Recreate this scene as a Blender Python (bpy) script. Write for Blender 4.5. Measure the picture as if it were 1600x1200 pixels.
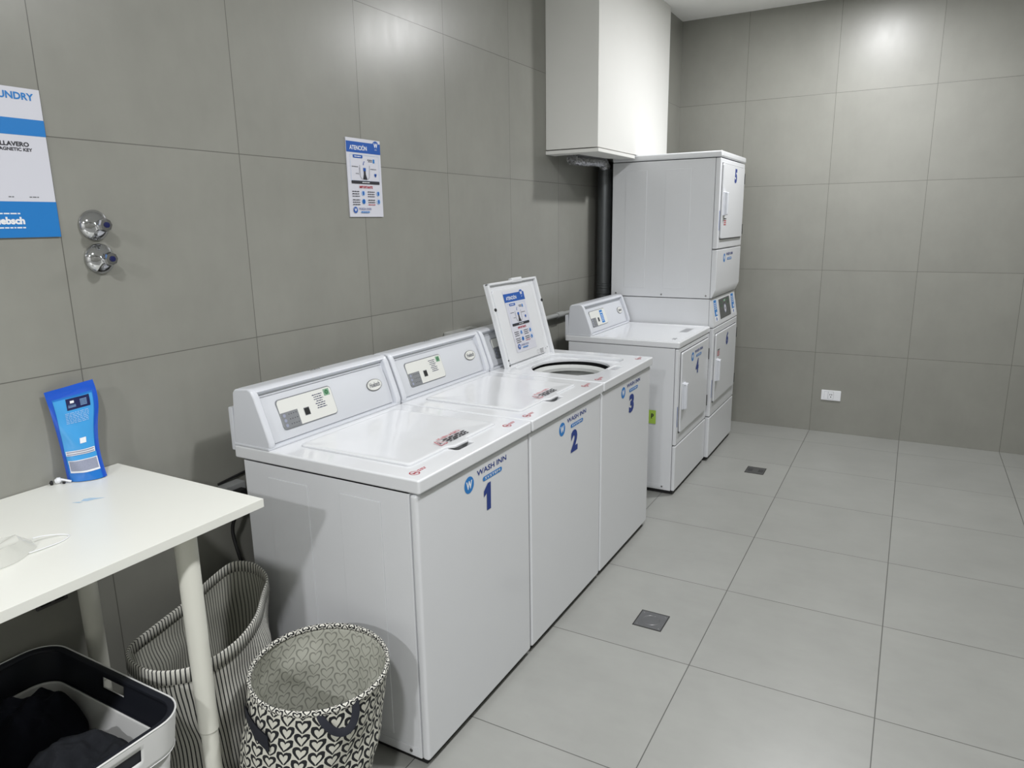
import bpy, bmesh, math, random
from mathutils import Vector, Matrix, noise
random.seed(7)
SC = bpy.context.scene
COL = SC.collection
for _o in list(bpy.data.objects): bpy.data.objects.remove(_o)

# ------------------------------------------------------------------ camera
YAW, PITCH, ROLL, FPX = 0.5120, -0.2233, -0.0162, 1109.03
CAM = Vector((1.9429, -1.4075, 1.5676))
F = Vector((-math.sin(YAW)*math.cos(PITCH), math.cos(YAW)*math.cos(PITCH), math.sin(PITCH)))
R = Vector((math.cos(YAW), math.sin(YAW), 0)); U = R.cross(F)
R2 = math.cos(ROLL)*R + math.sin(ROLL)*U; U2 = -math.sin(ROLL)*R + math.cos(ROLL)*U
cd = bpy.data.cameras.new('camera'); cam = bpy.data.objects.new('camera', cd); COL.objects.link(cam)
M = Matrix((R2, U2, -F)).transposed().to_4x4(); M.translation = CAM
cam.matrix_world = M
cd.sensor_width = 36; cd.lens = 36*FPX/1600; cd.clip_start = 0.02
SC.camera = cam

# ------------------------------------------------------------------ world, exposure, lamps
w = bpy.data.worlds.new('world'); SC.world = w; w.use_nodes = True
w.node_tree.nodes['Background'].inputs[0].default_value = (0.8, 0.85, 0.9, 1)
w.node_tree.nodes['Background'].inputs[1].default_value = 0.05
SC.view_settings.view_transform = 'Standard'; SC.view_settings.look = 'None'
SC.view_settings.gamma = 1; SC.view_settings.use_curve_mapping = False
SC.view_settings.exposure = -0.62
CEIL = 2.995
LAMPS = [(1.60, 3.15, 66), (1.80, 0.48, 60), (1.80, -1.85, 70), (1.80, -4.1, 140)]
for i, (lx, ly, pw) in enumerate(LAMPS):
    ld = bpy.data.lights.new('downlight', 'AREA'); ld.shape = 'DISK'; ld.size = 0.19; ld.energy = pw
    ld.color = (0.985, 0.985, 1.0)
    lo = bpy.data.objects.new('downlight', ld); COL.objects.link(lo); lo.location = (lx, ly, CEIL-0.022)

# ------------------------------------------------------------------ material helpers
MATS = {}
def lin(c):
    return tuple((v/12.92 if v <= .04045 else ((v+.055)/1.055)**2.4) for v in [x/255 for x in c])
def mat(name, rgb, rough=.5, metal=0, coat=0, spec=.5, bump=None, alpha=None, noise_amt=0, noise_scale=8, trans=0):
    if name in MATS: return MATS[name]
    m = bpy.data.materials.new(name); m.use_nodes = True; nt = m.node_tree
    b = nt.nodes['Principled BSDF']; c = lin(rgb)
    b.inputs['Base Color'].default_value = (*c, 1); b.inputs['Roughness'].default_value = rough
    b.inputs['Metallic'].default_value = metal; b.inputs['Coat Weight'].default_value = coat
    b.inputs['Coat Roughness'].default_value = .08
    b.inputs['Specular IOR Level'].default_value = spec
    if trans: b.inputs['Transmission Weight'].default_value = trans
    if alpha is not None: b.inputs['Alpha'].default_value = alpha
    tc = nt.nodes.new('ShaderNodeTexCoord')
    n = nt.nodes.new('ShaderNodeTexNoise'); n.inputs['Scale'].default_value = noise_scale; n.inputs['Detail'].default_value = 5
    nt.links.new(tc.outputs['Object'], n.inputs['Vector'])
    cr = nt.nodes.new('ShaderNodeMapRange'); a = noise_amt if noise_amt else .012
    cr.inputs['To Min'].default_value = 1-a; cr.inputs['To Max'].default_value = 1+a
    nt.links.new(n.outputs['Fac'], cr.inputs['Value'])
    mx = nt.nodes.new('ShaderNodeVectorMath'); mx.operation = 'SCALE'; mx.inputs[0].default_value = c
    nt.links.new(cr.outputs[0], mx.inputs['Scale']); nt.links.new(mx.outputs[0], b.inputs['Base Color'])
    if bump:
        bn = nt.nodes.new('ShaderNodeTexNoise'); bn.inputs['Scale'].default_value = bump[0]; bn.inputs['Detail'].default_value = 3
        nt.links.new(tc.outputs['Object'], bn.inputs['Vector'])
        bp = nt.nodes.new('ShaderNodeBump'); bp.inputs['Strength'].default_value = bump[1]; bp.inputs['Distance'].default_value = bump[2]
        nt.links.new(bn.outputs['Fac'], bp.inputs['Height']); nt.links.new(bp.outputs[0], b.inputs['Normal'])
    MATS[name] = m; return m

class NB:
    """little node-graph builder for maths on scalars"""
    def __init__(s, nt): s.nt = nt
    def m(s, op, a, b=None, c=None):
        n = s.nt.nodes.new('ShaderNodeMath'); n.operation = op
        for i, v in enumerate((a, b, c)):
            if v is None: continue
            if isinstance(v, (int, float)): n.inputs[i].default_value = v
            else: s.nt.links.new(v, n.inputs[i])
        return n.outputs[0]
    def mix(s, f, a, b):
        n = s.nt.nodes.new('ShaderNodeMix'); n.data_type = 'RGBA'
        if isinstance(f, (int, float)): n.inputs[0].default_value = f
        else: s.nt.links.new(f, n.inputs[0])
        for k, v in ((6, a), (7, b)):
            if isinstance(v, tuple): n.inputs[k].default_value = (*v, 1)
            else: s.nt.links.new(v, n.inputs[k])
        return n.outputs[2]

def tile_mat(name, ax, offs, rgb, joint, rough, streak_axis, size=.6, lw=.0026, var=.03):
    m = bpy.data.materials.new(name); m.use_nodes = True; nt = m.node_tree; N = NB(nt)
    b = nt.nodes['Principled BSDF']; tc = nt.nodes.new('ShaderNodeTexCoord')
    sx = nt.nodes.new('ShaderNodeSeparateXYZ'); nt.links.new(tc.outputs['Object'], sx.inputs[0])
    ds, ids = [], []
    for k in (0, 1):
        t = N.m('DIVIDE', N.m('SUBTRACT', sx.outputs[ax[k]], offs[k]), size)
        fl = N.m('FLOOR', t); fr = N.m('SUBTRACT', t, fl)
        ds.append(N.m('MULTIPLY', N.m('MINIMUM', fr, N.m('SUBTRACT', 1.0, fr)), size)); ids.append(fl)
    d = N.m('MINIMUM', ds[0], ds[1])
    jt = N.m('LESS_THAN', d, lw/2)
    cx = nt.nodes.new('ShaderNodeCombineXYZ'); nt.links.new(ids[0], cx.inputs[0]); nt.links.new(ids[1], cx.inputs[1])
    wn = nt.nodes.new('ShaderNodeTexWhiteNoise'); wn.noise_dimensions = '3D'; nt.links.new(cx.outputs[0], wn.inputs['Vector'])
    off = nt.nodes.new('ShaderNodeVectorMath'); off.operation = 'SCALE'; off.inputs['Scale'].default_value = 7
    nt.links.new(wn.outputs['Color'], off.inputs[0])
    ad = nt.nodes.new('ShaderNodeVectorMath'); ad.operation = 'ADD'
    nt.links.new(tc.outputs['Object'], ad.inputs[0]); nt.links.new(off.outputs[0], ad.inputs[1])
    n1 = nt.nodes.new('ShaderNodeTexNoise'); n1.inputs['Scale'].default_value = 3.2; n1.inputs['Detail'].default_value = 7; n1.inputs['Roughness'].default_value = .62
    nt.links.new(ad.outputs[0], n1.inputs['Vector'])
    mp = nt.nodes.new('ShaderNodeMapping'); sc = [26, 26, 26]; sc[streak_axis] = 9; mp.inputs['Scale'].default_value = sc
    nt.links.new(ad.outputs[0], mp.inputs['Vector'])
    n2 = nt.nodes.new('ShaderNodeTexNoise'); n2.inputs['Scale'].default_value = 1; n2.inputs['Detail'].default_value = 4
    nt.links.new(mp.outputs[0], n2.inputs['Vector'])
    f = N.m('ADD', N.m('MULTIPLY', N.m('SUBTRACT', n1.outputs['Fac'], .5), .30), N.m('MULTIPLY', N.m('SUBTRACT', n2.outputs['Fac'], .5), .07))
    f = N.m('ADD', f, N.m('MULTIPLY', N.m('SUBTRACT', wn.outputs['Value'], .5), var))
    f = N.m('ADD', f, 1.0)
    vs = nt.nodes.new('ShaderNodeVectorMath'); vs.operation = 'SCALE'; vs.inputs[0].default_value = lin(rgb)
    nt.links.new(f, vs.inputs['Scale'])
    nt.links.new(N.mix(jt, vs.outputs[0], lin(joint)), b.inputs['Base Color'])
    rr = N.m('ADD', rough, N.m('MULTIPLY', N.m('SUBTRACT', n2.outputs['Fac'], .5), .05))
    nt.links.new(rr, b.inputs['Roughness'])
    bp = nt.nodes.new('ShaderNodeBump'); bp.inputs['Strength'].default_value = .25; bp.inputs['Distance'].default_value = .002
    h = N.m('SUBTRACT', N.m('MULTIPLY', n2.outputs['Fac'], .02), jt)
    nt.links.new(h, bp.inputs['Height']); nt.links.new(bp.outputs[0], b.inputs['Normal'])
    return m

def heart_mat(name, cell, ink, ground, soft=False):
    m = bpy.data.materials.new(name); m.use_nodes = True; nt = m.node_tree; N = NB(nt)
    b = nt.nodes['Principled BSDF']; b.inputs['Roughness'].default_value = .8
    tc = nt.nodes.new('ShaderNodeTexCoord'); sx = nt.nodes.new('ShaderNodeSeparateXYZ'); nt.links.new(tc.outputs['UV'], sx.inputs[0])
    n = nt.nodes.new('ShaderNodeTexNoise'); n.inputs['Scale'].default_value = 22; nt.links.new(tc.outputs['UV'], n.inputs['Vector'])
    wob = N.m('MULTIPLY', N.m('SUBTRACT', n.outputs['Fac'], .5), .55)
    u = N.m('DIVIDE', sx.outputs[0], cell); v = N.m('DIVIDE', sx.outputs[1], cell*.92)
    col = N.m('FLOOR', u)
    v2 = N.m('ADD', v, N.m('MULTIPLY', N.m('MODULO', col, 2), .5))
    x = N.m('ADD', N.m('MULTIPLY', N.m('SUBTRACT', N.m('FRACT', u), .5), 1.86), wob)
    y = N.m('SUBTRACT', N.m('MULTIPLY', N.m('SUBTRACT', N.m('FRACT', v2), .5), 1.95), wob)
    ax = N.m('ABSOLUTE', x)
    yy = N.m('SUBTRACT', y, N.m('SUBTRACT', N.m('MULTIPLY', N.m('SQRT', N.m('ADD', ax, .001)), .95), .45))
    d = N.m('SQRT', N.m('ADD', N.m('MULTIPLY', x, x), N.m('MULTIPLY', N.m('MULTIPLY', yy, yy), 1.25)))
    if soft: k = N.m('MULTIPLY', N.m('GREATER_THAN', d, .70), N.m('LESS_THAN', d, .92))
    else: k = N.m('MULTIPLY', N.m('GREATER_THAN', d, .56), N.m('LESS_THAN', d, .98))
    nt.links.new(N.mix(k, lin(ground), lin(ink)), b.inputs['Base Color'])
    return m

def stripe_mat(name, cell, duty, ink, ground):
    m = bpy.data.materials.new(name); m.use_nodes = True; nt = m.node_tree; N = NB(nt)
    b = nt.nodes['Principled BSDF']; b.inputs['Roughness'].default_value = .75
    tc = nt.nodes.new('ShaderNodeTexCoord'); sx = nt.nodes.new('ShaderNodeSeparateXYZ'); nt.links.new(tc.outputs['UV'], sx.inputs[0])
    fr = N.m('FRACT', N.m('DIVIDE', sx.outputs[0], cell)); k = N.m('LESS_THAN', fr, duty)
    nt.links.new(N.mix(k, lin(ground), lin(ink)), b.inputs['Base Color'])
    return m

ENAMEL = mat('white_enamel', (221, 223, 226), .30, coat=.35)
ENAMEL_TOP = mat('white_enamel_top', (226, 228, 231), .22, coat=.6)
PLASTIC = mat('white_plastic', (216, 219, 225), .33, coat=.2)
PANEL = mat('panel_plastic', (208, 211, 216), .38)
CREAM = mat('cream_plate', (222, 223, 218), .45)
KEYGREY = mat('keypad_grey', (128, 131, 134), .5, noise_amt=.1, noise_scale=60)
DARK = mat('dark_plastic_and_shade', (28, 29, 30), .5)
BLACK = mat('black_rubber_and_shade', (18, 18, 19), .6)
SEAM = mat('painted_seam_shade', (70, 71, 73), .7)  # grey that stands in for shade around the dryer doors
STEEL = mat('steel', (150, 150, 150), .35, metal=1)
CHROME = mat('chrome', (188, 189, 192), .06, metal=1)
GALV = mat('galvanised_pipe', (92, 95, 97), .38, metal=.7, noise_amt=.18, noise_scale=14)
FOIL = mat('foil', (150, 151, 154), .25, metal=1, bump=(60, .8, .01))
PVC = mat('grey_pvc', (150, 152, 150), .45)
TUBGREY = mat('tub_plastic', (196, 198, 196), .35)
TABLE = mat('table_white', (232, 233, 226), .32, noise_amt=.015)
LEGM = mat('leg_white', (222, 222, 212), .4)
BASKETW = mat('basket_white', (222, 223, 222), .4)
NAVY = mat('basket_navy', (21, 24, 33), .55)
CLOTH1 = mat('black_cloth', (20, 22, 30), .95, bump=(240, .5, .002), noise_amt=.2, noise_scale=40, spec=.15)
CLOTH2 = mat('charcoal_cloth', (34, 36, 40), .95, bump=(240, .5, .002), noise_amt=.2, noise_scale=40, spec=.15)
CEILM = mat('ceiling_paint', (244, 244, 241), .85)
PAINT = mat('enclosure_paint', (232, 232, 228), .6)
LAMPG = bpy.data.materials.new('lamp_diffuser'); LAMPG.use_nodes = True
_b = LAMPG.node_tree.nodes['Principled BSDF']; _b.inputs['Emission Color'].default_value = (1, .98, .95, 1); _b.inputs['Emission Strength'].default_value = 6
P = dict(blue=mat('ink_blue', (24, 84, 168), .4), navy=mat('ink_navy', (18, 52, 132), .4), sky=mat('ink_sky', (32, 122, 196), .4),
         red=mat('ink_red', (176, 42, 58), .5), black=mat('ink_black', (38, 38, 46), .5), white=mat('ink_white', (236, 238, 242), .4),
         paper=mat('paper_white', (212, 213, 222), .35), grey=mat('ink_grey', (120, 122, 126), .5), green=mat('ink_green', (60, 116, 78), .5),
         lgreen=mat('ink_light_green', (132, 168, 142), .5), lime=mat('ink_lime', (170, 205, 80), .5), dnavy=mat('ink_deep_navy', (22, 28, 78), .35),
         pouch=mat('pouch_blue', (30, 118, 205), .22, coat=.6), pouch2=mat('pouch_cyan', (66, 160, 226), .25, coat=.6), pedge=mat('pouch_edge', (26, 86, 200), .22, coat=.6),
         slab=mat('label_grey', (150, 155, 175), .4, noise_amt=.25, noise_scale=500), pale=mat('ink_pale_blue', (150, 190, 232), .4),
         lightstain=mat('detergent_smear', (178, 205, 226), .25))

# ------------------------------------------------------------------ mesh helpers
class MB:
    def __init__(s): s.bm = bmesh.new(); s.mats = []; s.uv = None
    def mi(s, m):
        if m not in s.mats: s.mats.append(m)
        return s.mats.index(m)
    def add(s, t, m, X=None):
        if X is not None: bmesh.ops.transform(t, matrix=X, verts=t.verts)
        i = s.mi(m)
        for f in t.faces: f.material_index = i
        me = bpy.data.meshes.new('t'); t.to_mesh(me); t.free(); s.bm.from_mesh(me); bpy.data.meshes.remove(me); return s
    def box(s, x0, x1, y0, y1, z0, z1, m, bev=0, seg=2, X=None, open_top=False):
        t = bmesh.new(); vs = [t.verts.new((x, y, z)) for z in (z0, z1) for x, y in ((x0, y0), (x1, y0), (x1, y1), (x0, y1))]
        fs = [(3, 2, 1, 0), (4, 5, 6, 7), (0, 1, 5, 4), (1, 2, 6, 5), (2, 3, 7, 6), (3, 0, 4, 7)]
        for k, f in enumerate(fs):
            if k == 1 and open_top: continue
            t.faces.new([vs[i] for i in f])
        if bev: bmesh.ops.bevel(t, geom=[e for e in t.edges if not e.is_boundary], offset=bev, segments=seg, affect='EDGES', profile=.5)
        return s.add(t, m, X)
    def prism(s, pts, ax, a, b, m, bev=0, seg=2, X=None, holes=(), bev_side=None):
        """pts: 2D polygon in the two axes other than ax (cyclic order), extruded along ax from a to b"""
        t = bmesh.new()
        def P3(p, h):
            return {'x': (h, p[0], p[1]), 'y': (p[0], h, p[1]), 'z': (p[0], p[1], h)}[ax]
        loops = [pts]+list(holes)
        cap = []
        for h in (a, b):
            es = []; Ls = []
            for L in loops:
                vv = [t.verts.new(P3(p, h)) for p in L]; Ls.append(vv)
                es += [t.edges.new((vv[i], vv[(i+1) % len(vv)])) for i in range(len(vv))]
            if holes: bmesh.ops.triangle_fill(t, edges=es, use_beauty=True)
            else: t.faces.new(Ls[0])
            cap.append(Ls)
        for L0, L1 in zip(*cap):
            n = len(L0)
            for i in range(n): t.faces.new((L0[i], L0[(i+1) % n], L1[(i+1) % n], L1[i]))
        bmesh.ops.recalc_face_normals(t, faces=t.faces)
        if bev:
            es = [e for e in t.edges if len(e.link_faces) == 2 and e.calc_face_angle(0) > .6]
            bmesh.ops.bevel(t, geom=es, offset=bev, segments=seg, affect='EDGES', profile=.5)
        return s.add(t, m, X)
    def cyl(s, p0, p1, r0, r1, m, seg=24, bev=0, X=None, cap=True):
        p0 = Vector(p0); p1 = Vector(p1); d = p1-p0; t = bmesh.new()
        bmesh.ops.create_cone(t, cap_ends=cap, segments=seg, radius1=r0, radius2=r1, depth=d.length)
        if bev:
            es = [e for e in t.edges if len(e.link_faces) == 2 and e.calc_face_angle(0) > 1.0]
            bmesh.ops.bevel(t, geom=es, offset=bev, segments=2, affect='EDGES', profile=.5)
        Q = d.to_track_quat('Z', 'Y').to_matrix().to_4x4(); Q.translation = (p0+p1)/2
        bmesh.ops.transform(t, matrix=Q, verts=t.verts); return s.add(t, m, X)
    def lathe(s, prof, c, m, seg=48, axis=(0, 0, 1), X=None):
        """prof: (radius, height) pairs along axis"""
        t = bmesh.new(); rows = []
        for r, h in prof:
            rows.append([t.verts.new((r*math.cos(a), r*math.sin(a), h)) for a in [2*math.pi*i/seg for i in range(seg)]])
        for A, B in zip(rows, rows[1:]):
            for i in range(seg): t.faces.new((A[i], A[(i+1) % seg], B[(i+1) % seg], B[i]))
        bmesh.ops.remove_doubles(t, verts=t.verts, dist=1e-5); bmesh.ops.recalc_face_normals(t, faces=t.faces)
        Q = Vector(axis).to_track_quat('Z', 'Y').to_matrix().to_4x4(); Q.translation = Vector(c)
        bmesh.ops.transform(t, matrix=Q, verts=t.verts); return s.add(t, m, X)
    def tube(s, pts, r, m, seg=10, smooth=True, closed=False, ribbon=None):
        pts = [Vector(p) for p in pts]
        if smooth:
            out = []; n = len(pts)
            rng = range(n if closed else n-1)
            for i in rng:
                g = (lambda k: pts[k % n]) if closed else (lambda k: pts[max(0, min(n-1, k))])
                p0, p1, p2, p3 = g(i-1), g(i), g(i+1), g(i+2)
                for j in range(6):
                    u = j/6; out.append(.5*((2*p1)+(-p0+p2)*u+(2*p0-5*p1+4*p2-p3)*u*u+(-p0+3*p1-3*p2+p3)*u**3))
            if not closed: out.append(pts[-1])
            pts = out
        t = bmesh.new(); rows = []; n = len(pts); up = Vector((0, 0, 1)); prev = None
        for i, p in enumerate(pts):
            a = pts[(i-1) % n] if (closed or i > 0) else p; b = pts[(i+1) % n] if (closed or i < n-1) else p
            d = (b-a).normalized(); x = d.cross(up if prev is None else prev)
            if x.length < 1e-4: x = d.cross(Vector((1, 0, 0)))
            x.normalize(); y = x.cross(d).normalized(); prev = y
            rr = r[i*len(r)//n] if isinstance(r, (list, tuple)) else r
            rows.append([t.verts.new(p+x*rr*math.cos(q)+y*rr*(ribbon if ribbon else 1)*math.sin(q)) for q in [2*math.pi*k/seg for k in range(seg)]])
        for k in range(n if closed else n-1):
            A, B = rows[k], rows[(k+1) % n]
            for i in range(seg): t.faces.new((A[i], A[(i+1) % seg], B[(i+1) % seg], B[i]))
        if not closed: t.faces.new(rows[0]); t.faces.new(rows[-1])
        bmesh.ops.recalc_face_normals(t, faces=t.faces); return s.add(t, m)
    def grid(s, fn, nu, nv, m, cu=False, cv=False, X=None):
        t = bmesh.new(); V = [[t.verts.new(fn(i/(nu if cu else nu-1), j/(nv-1))) for j in range(nv)] for i in range(nu)]
        for i in range(nu if cu else nu-1):
            for j in range(nv-1): t.faces.new((V[i][j], V[(i+1) % nu][j], V[(i+1) % nu][j+1], V[i][j+1]))
        return s.add(t, m, X)
    def build(s, name, parent=None, sharp=35, base=None, wn=True):
        if parent is not None: base = root_of(parent).location
        if base is not None: bmesh.ops.translate(s.bm, verts=s.bm.verts, vec=-Vector(base))
        me = bpy.data.meshes.new(name); s.bm.to_mesh(me); s.bm.free()
        for m in s.mats: me.materials.append(m)
        me.polygons.foreach_set('use_smooth', [True]*len(me.polygons)); me.set_sharp_from_angle(angle=math.radians(sharp))
        o = bpy.data.objects.new(name, me); COL.objects.link(o)
        if wn: md = o.modifiers.new('normals', 'WEIGHTED_NORMAL'); md.keep_sharp = True; md.weight = 80
        if parent is not None: o.parent = parent
        elif base is not None: o.location = base
        return o
def root_of(o):
    while o.parent: o = o.parent
    return o
def thing(name, loc, label, cat, group=None):
    o = bpy.data.objects.new(name, None); COL.objects.link(o); o.location = loc; o.empty_display_size = .05
    return tag(o, label, cat, group)
def tag(o, label, cat, group=None):
    o['label'] = label; o['category'] = cat
    if group: o['group'] = group
    return o
def struct(o): o['kind'] = 'structure'; return o
def rrect(x0, x1, y0, y1, r, n=5):
    out = []
    for cx, cy, a0 in ((x1-r, y1-r, 0), (x0+r, y1-r, 90), (x0+r, y0+r, 180), (x1-r, y0+r, 270)):
        for k in range(n+1):
            a = math.radians(a0+90*k/n); out.append((cx+r*math.cos(a), cy+r*math.sin(a)))
    return out
def circ(cx, cy, rx, ry=None, n=32):
    ry = ry or rx
    return [(cx+rx*math.cos(2*math.pi*k/n), cy+ry*math.sin(2*math.pi*k/n)) for k in range(n)]

def frame(o, u, v):
    """matrix from (u, v, w) print coordinates to world"""
    u = Vector(u).normalized(); v = Vector(v).normalized(); q = u.cross(v)
    m = Matrix((u, v, q)).transposed().to_4x4(); m.translation = Vector(o); return m
TEXTS = {}
def text_mesh(s, bold):
    k = (s, bold)
    if k not in TEXTS:
        c = bpy.data.curves.new('txt', 'FONT'); c.body = s; c.size = 1; c.offset = bold; c.resolution_u = 3
        ob = bpy.data.objects.new('txt', c); COL.objects.link(ob); bpy.context.view_layer.update()
        me = ob.to_mesh(); vs = [v.co.copy() for v in me.vertices]; fs = [tuple(p.vertices) for p in me.polygons]
        ob.to_mesh_clear(); bpy.data.objects.remove(ob); TEXTS[k] = (vs, fs)
    return TEXTS[k]
class Print:
    """flat printed matter: layers a fraction of a millimetre apart"""
    def __init__(s, X, base=.0006): s.mb = MB(); s.X = X; s.h = base
    def poly(s, pts, c, th=.0002):
        t = bmesh.new(); vs = [t.verts.new((p[0], p[1], s.h)) for p in pts]; f = t.faces.new(vs)
        if f.calc_area() and f.normal.z < 0: f.normal_flip()
        f.normal_update()
        if f.normal.z < 0: f.normal_flip()
        s.mb.add(t, P[c] if isinstance(c, str) else c, s.X); return s
    def up(s, d=.0003): s.h += d; return s
    def rect(s, x0, x1, y0, y1, c, r=0): return s.poly(rrect(x0, x1, y0, y1, r, 4) if r else [(x0, y0), (x1, y0), (x1, y1), (x0, y1)], c)
    def disc(s, x, y, r, c, ry=None): return s.poly(circ(x, y, r, ry, 28), c)
    def line(s, x0, y0, x1, y1, w_, c):
        d = Vector((x1-x0, y1-y0)).normalized()*w_/2; n = (-d.y, d.x)
        return s.poly([(x0+n[0], y0+n[1]), (x0-n[0], y0-n[1]), (x1-n[0], y1-n[1]), (x1+n[0], y1+n[1])], c)
    def outline(s, pts, w_, c):
        for i in range(len(pts)): s.line(*pts[i], *pts[(i+1) % len(pts)], w_, c)
        return s
    def text(s, txt, x0, x1, y0, y1, c, bold=0.0, shear=0):
        vs, fs = text_mesh(txt, bold)
        a0 = min(v.x for v in vs); a1 = max(v.x for v in vs); b0 = min(v.y for v in vs); b1 = max(v.y for v in vs)
        t = bmesh.new()
        vv = [t.verts.new((x0+(v.x-a0)/(a1-a0)*(x1-x0)+shear*(v.y-b0)/(b1-b0), y0+(v.y-b0)/(b1-b0)*(y1-y0), s.h)) for v in vs]
        for f in fs:
            try: t.faces.new([vv[i] for i in f])
            except ValueError: pass
        s.mb.add(t, P[c], s.X); return s
    def dashes(s, x0, x1, y, h, c, seed=0):
        rr = random.Random(seed); x = x0
        while x < x1-h*.5:
            l = min(rr.uniform(1.5, 5)*h, x1-x); s.rect(x, x+l, y-h/2, y+h/2, c); x += l+h*.7
        return s
    def build(s, name, parent=None, base=None): return s.mb.build(name, parent, base=base)

# ------------------------------------------------------------------ the room
XR, YB, YF = 3.7, 4.1977, -5.6
WHITEW = mat('white_wall_paint', (228, 228, 224), .8)
wall_rgb = (143, 143, 136)
mL = tile_mat('wall_tiles_side', (1, 2), (-.3318, -.001), wall_rgb, (98, 97, 92), .30, 2)
mB = tile_mat('wall_tiles_back', (0, 2), (1.3722, -.001), wall_rgb, (98, 97, 92), .35, 2)
mF = tile_mat('floor_tiles', (0, 1), (1.3722, 3.879), (152, 153, 149), (88, 88, 85), .33, 0, lw=.0034)
struct(MB().box(-.1, XR, YF, YB+.1, -.12, 0, mF).build('floor'))
struct(MB().box(-.1, 0, YF, YB+.1, 0, CEIL+.1, mL).build('wall_left'))
struct(MB().box(0, XR, YB, YB+.1, 0, CEIL+.1, mB).build('wall_back'))
struct(MB().box(XR, XR+.1, YF, YB+.1, -.12, CEIL+.1, mL).build('wall_right'))
struct(MB().box(-.1, XR+.1, YF-.1, YF, -.12, CEIL+.1, WHITEW).build('wall_front'))
struct(MB().box(0, .289, 3.84, YB, 0, CEIL, mL).build('wall_corner'))
struct(MB().box(-.1, XR+.1, YF, YB+.1, CEIL, CEIL+.12, CEILM).build('ceiling'))
for i, (lx, ly, pw) in enumerate(LAMPS):
    t = thing('ceiling_light', (lx, ly, CEIL), ['round recessed ceiling downlight above the floor beside the stacked dryer', 'round recessed ceiling downlight level with the washing machine numbered 1',
        'round recessed ceiling downlight over the laundry table end', 'round recessed ceiling downlight farthest behind the laundry table'][i], 'lamp', 'recessed ceiling downlights')
    MB().lathe([(.098, 0), (.118, 0), (.118, -.008), (.112, -.012), (.098, -.012), (.098, 0)], (lx, ly, CEIL), PAINT).build('rim', t)
    MB().cyl((lx, ly, CEIL-.001), (lx, ly, CEIL-.006), .098, .098, LAMPG).build('diffuser', t)

# ------------------------------------------------------------------ boxed duct with its pipe
t = thing('duct_enclosure', (.16, 3.12, 2.95), 'white boxed duct hanging from the ceiling in the left corner above the dryers', 'duct')
MB().box(.001, .327, 2.5, 3.78, 1.979, CEIL-.001, PAINT, .0015).build('body', t)
MB().prism([(0.001, 2.494), (.333, 2.494), (.333, 3.1), (.235, 3.1), (.19, 2.96), (.165, 2.60), (.075, 2.60), (.001, 2.62)], 'z', 1.953, 1.973, PAINT, .002).build('bottom_panel', t)
px, py = .096, 3.192
t = thing('vent_pipe', (px, py, 0), 'dark grey metal vent pipe standing upright between the wall and the stacked dryer', 'pipe')
MB().cyl((px, py, 0), (px, py, 1.905), .048, .048, GALV, 32).build('pipe', t)
for z in (1.09, 1.13, 1.145): MB().lathe([(.0481, -.009), (.0515, -.005), (.0515, .005), (.0481, .009)], (px, py, z), GALV).build('collar', t)
pts = []
mb = MB(); prof = []
path = [Vector((px, py, 1.915)), Vector((.11, 3.10, 1.945)), Vector((.12, 2.95, 1.943)), Vector((.105, 2.80, 1.936)), Vector((.10, 2.64, 1.936))]
fine = []
for i in range(len(path)-1):
    for j in range(14): fine.append(path[i].lerp(path[i+1], j/14))
mb.tube(fine, [(.036 if k % 2 else .028) for k in range(len(fine))], FOIL, 20, smooth=False)
tag(mb.build('flexible_duct', base=(.12, 2.85, 1.915)), 'crumpled silver foil duct showing under the white boxed duct', 'duct')
t = thing('water_pipe', (.035, 2.6, 1.0), 'grey plastic pipe running along the left wall behind the open washer lid', 'pipe')
MB().cyl((.035, 2.05, 1.0), (.035, 2.62, 1.0), .014, .014, PVC, 20).cyl((.035, 2.62, 1.0), (.035, 3.0, 1.0), .013, .013, PVC, 20).build('pipe', t)
MB().cyl((.035, 2.57, 1.0), (.035, 2.66, 1.0), .019, .019, PVC, 20, .003).build('coupling', t)
MB().box(.0, .04, 2.3, 2.315, .98, 1.02, STEEL, .003).build('clip', t)
tag(MB().tube([(.02, 2.25, .55), (.06, 2.22, .80), (.09, 2.30, .90), (.07, 2.38, .87), (.03, 2.37, .80), (.02, 2.36, .55)], .006, PVC).build('drain_hose', base=(.05, 2.3, .55)),
    'thin looped grey hose behind the gap between washing machine 3 and dryer 4', 'hose')
tag(MB().box(.001, .045, 1.385, 1.62, .99, 1.058, mat('trunking_grey', (176, 177, 174), .5), .004).box(.045, .047, 1.40, 1.605, 1.0, 1.048, mat('trunking_grey', (176, 177, 174), .5)).build('junction_box', base=(.001, 1.5, .99)),
    'low grey wall box peeking above the console of washing machine 2', 'electrical box')

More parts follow.
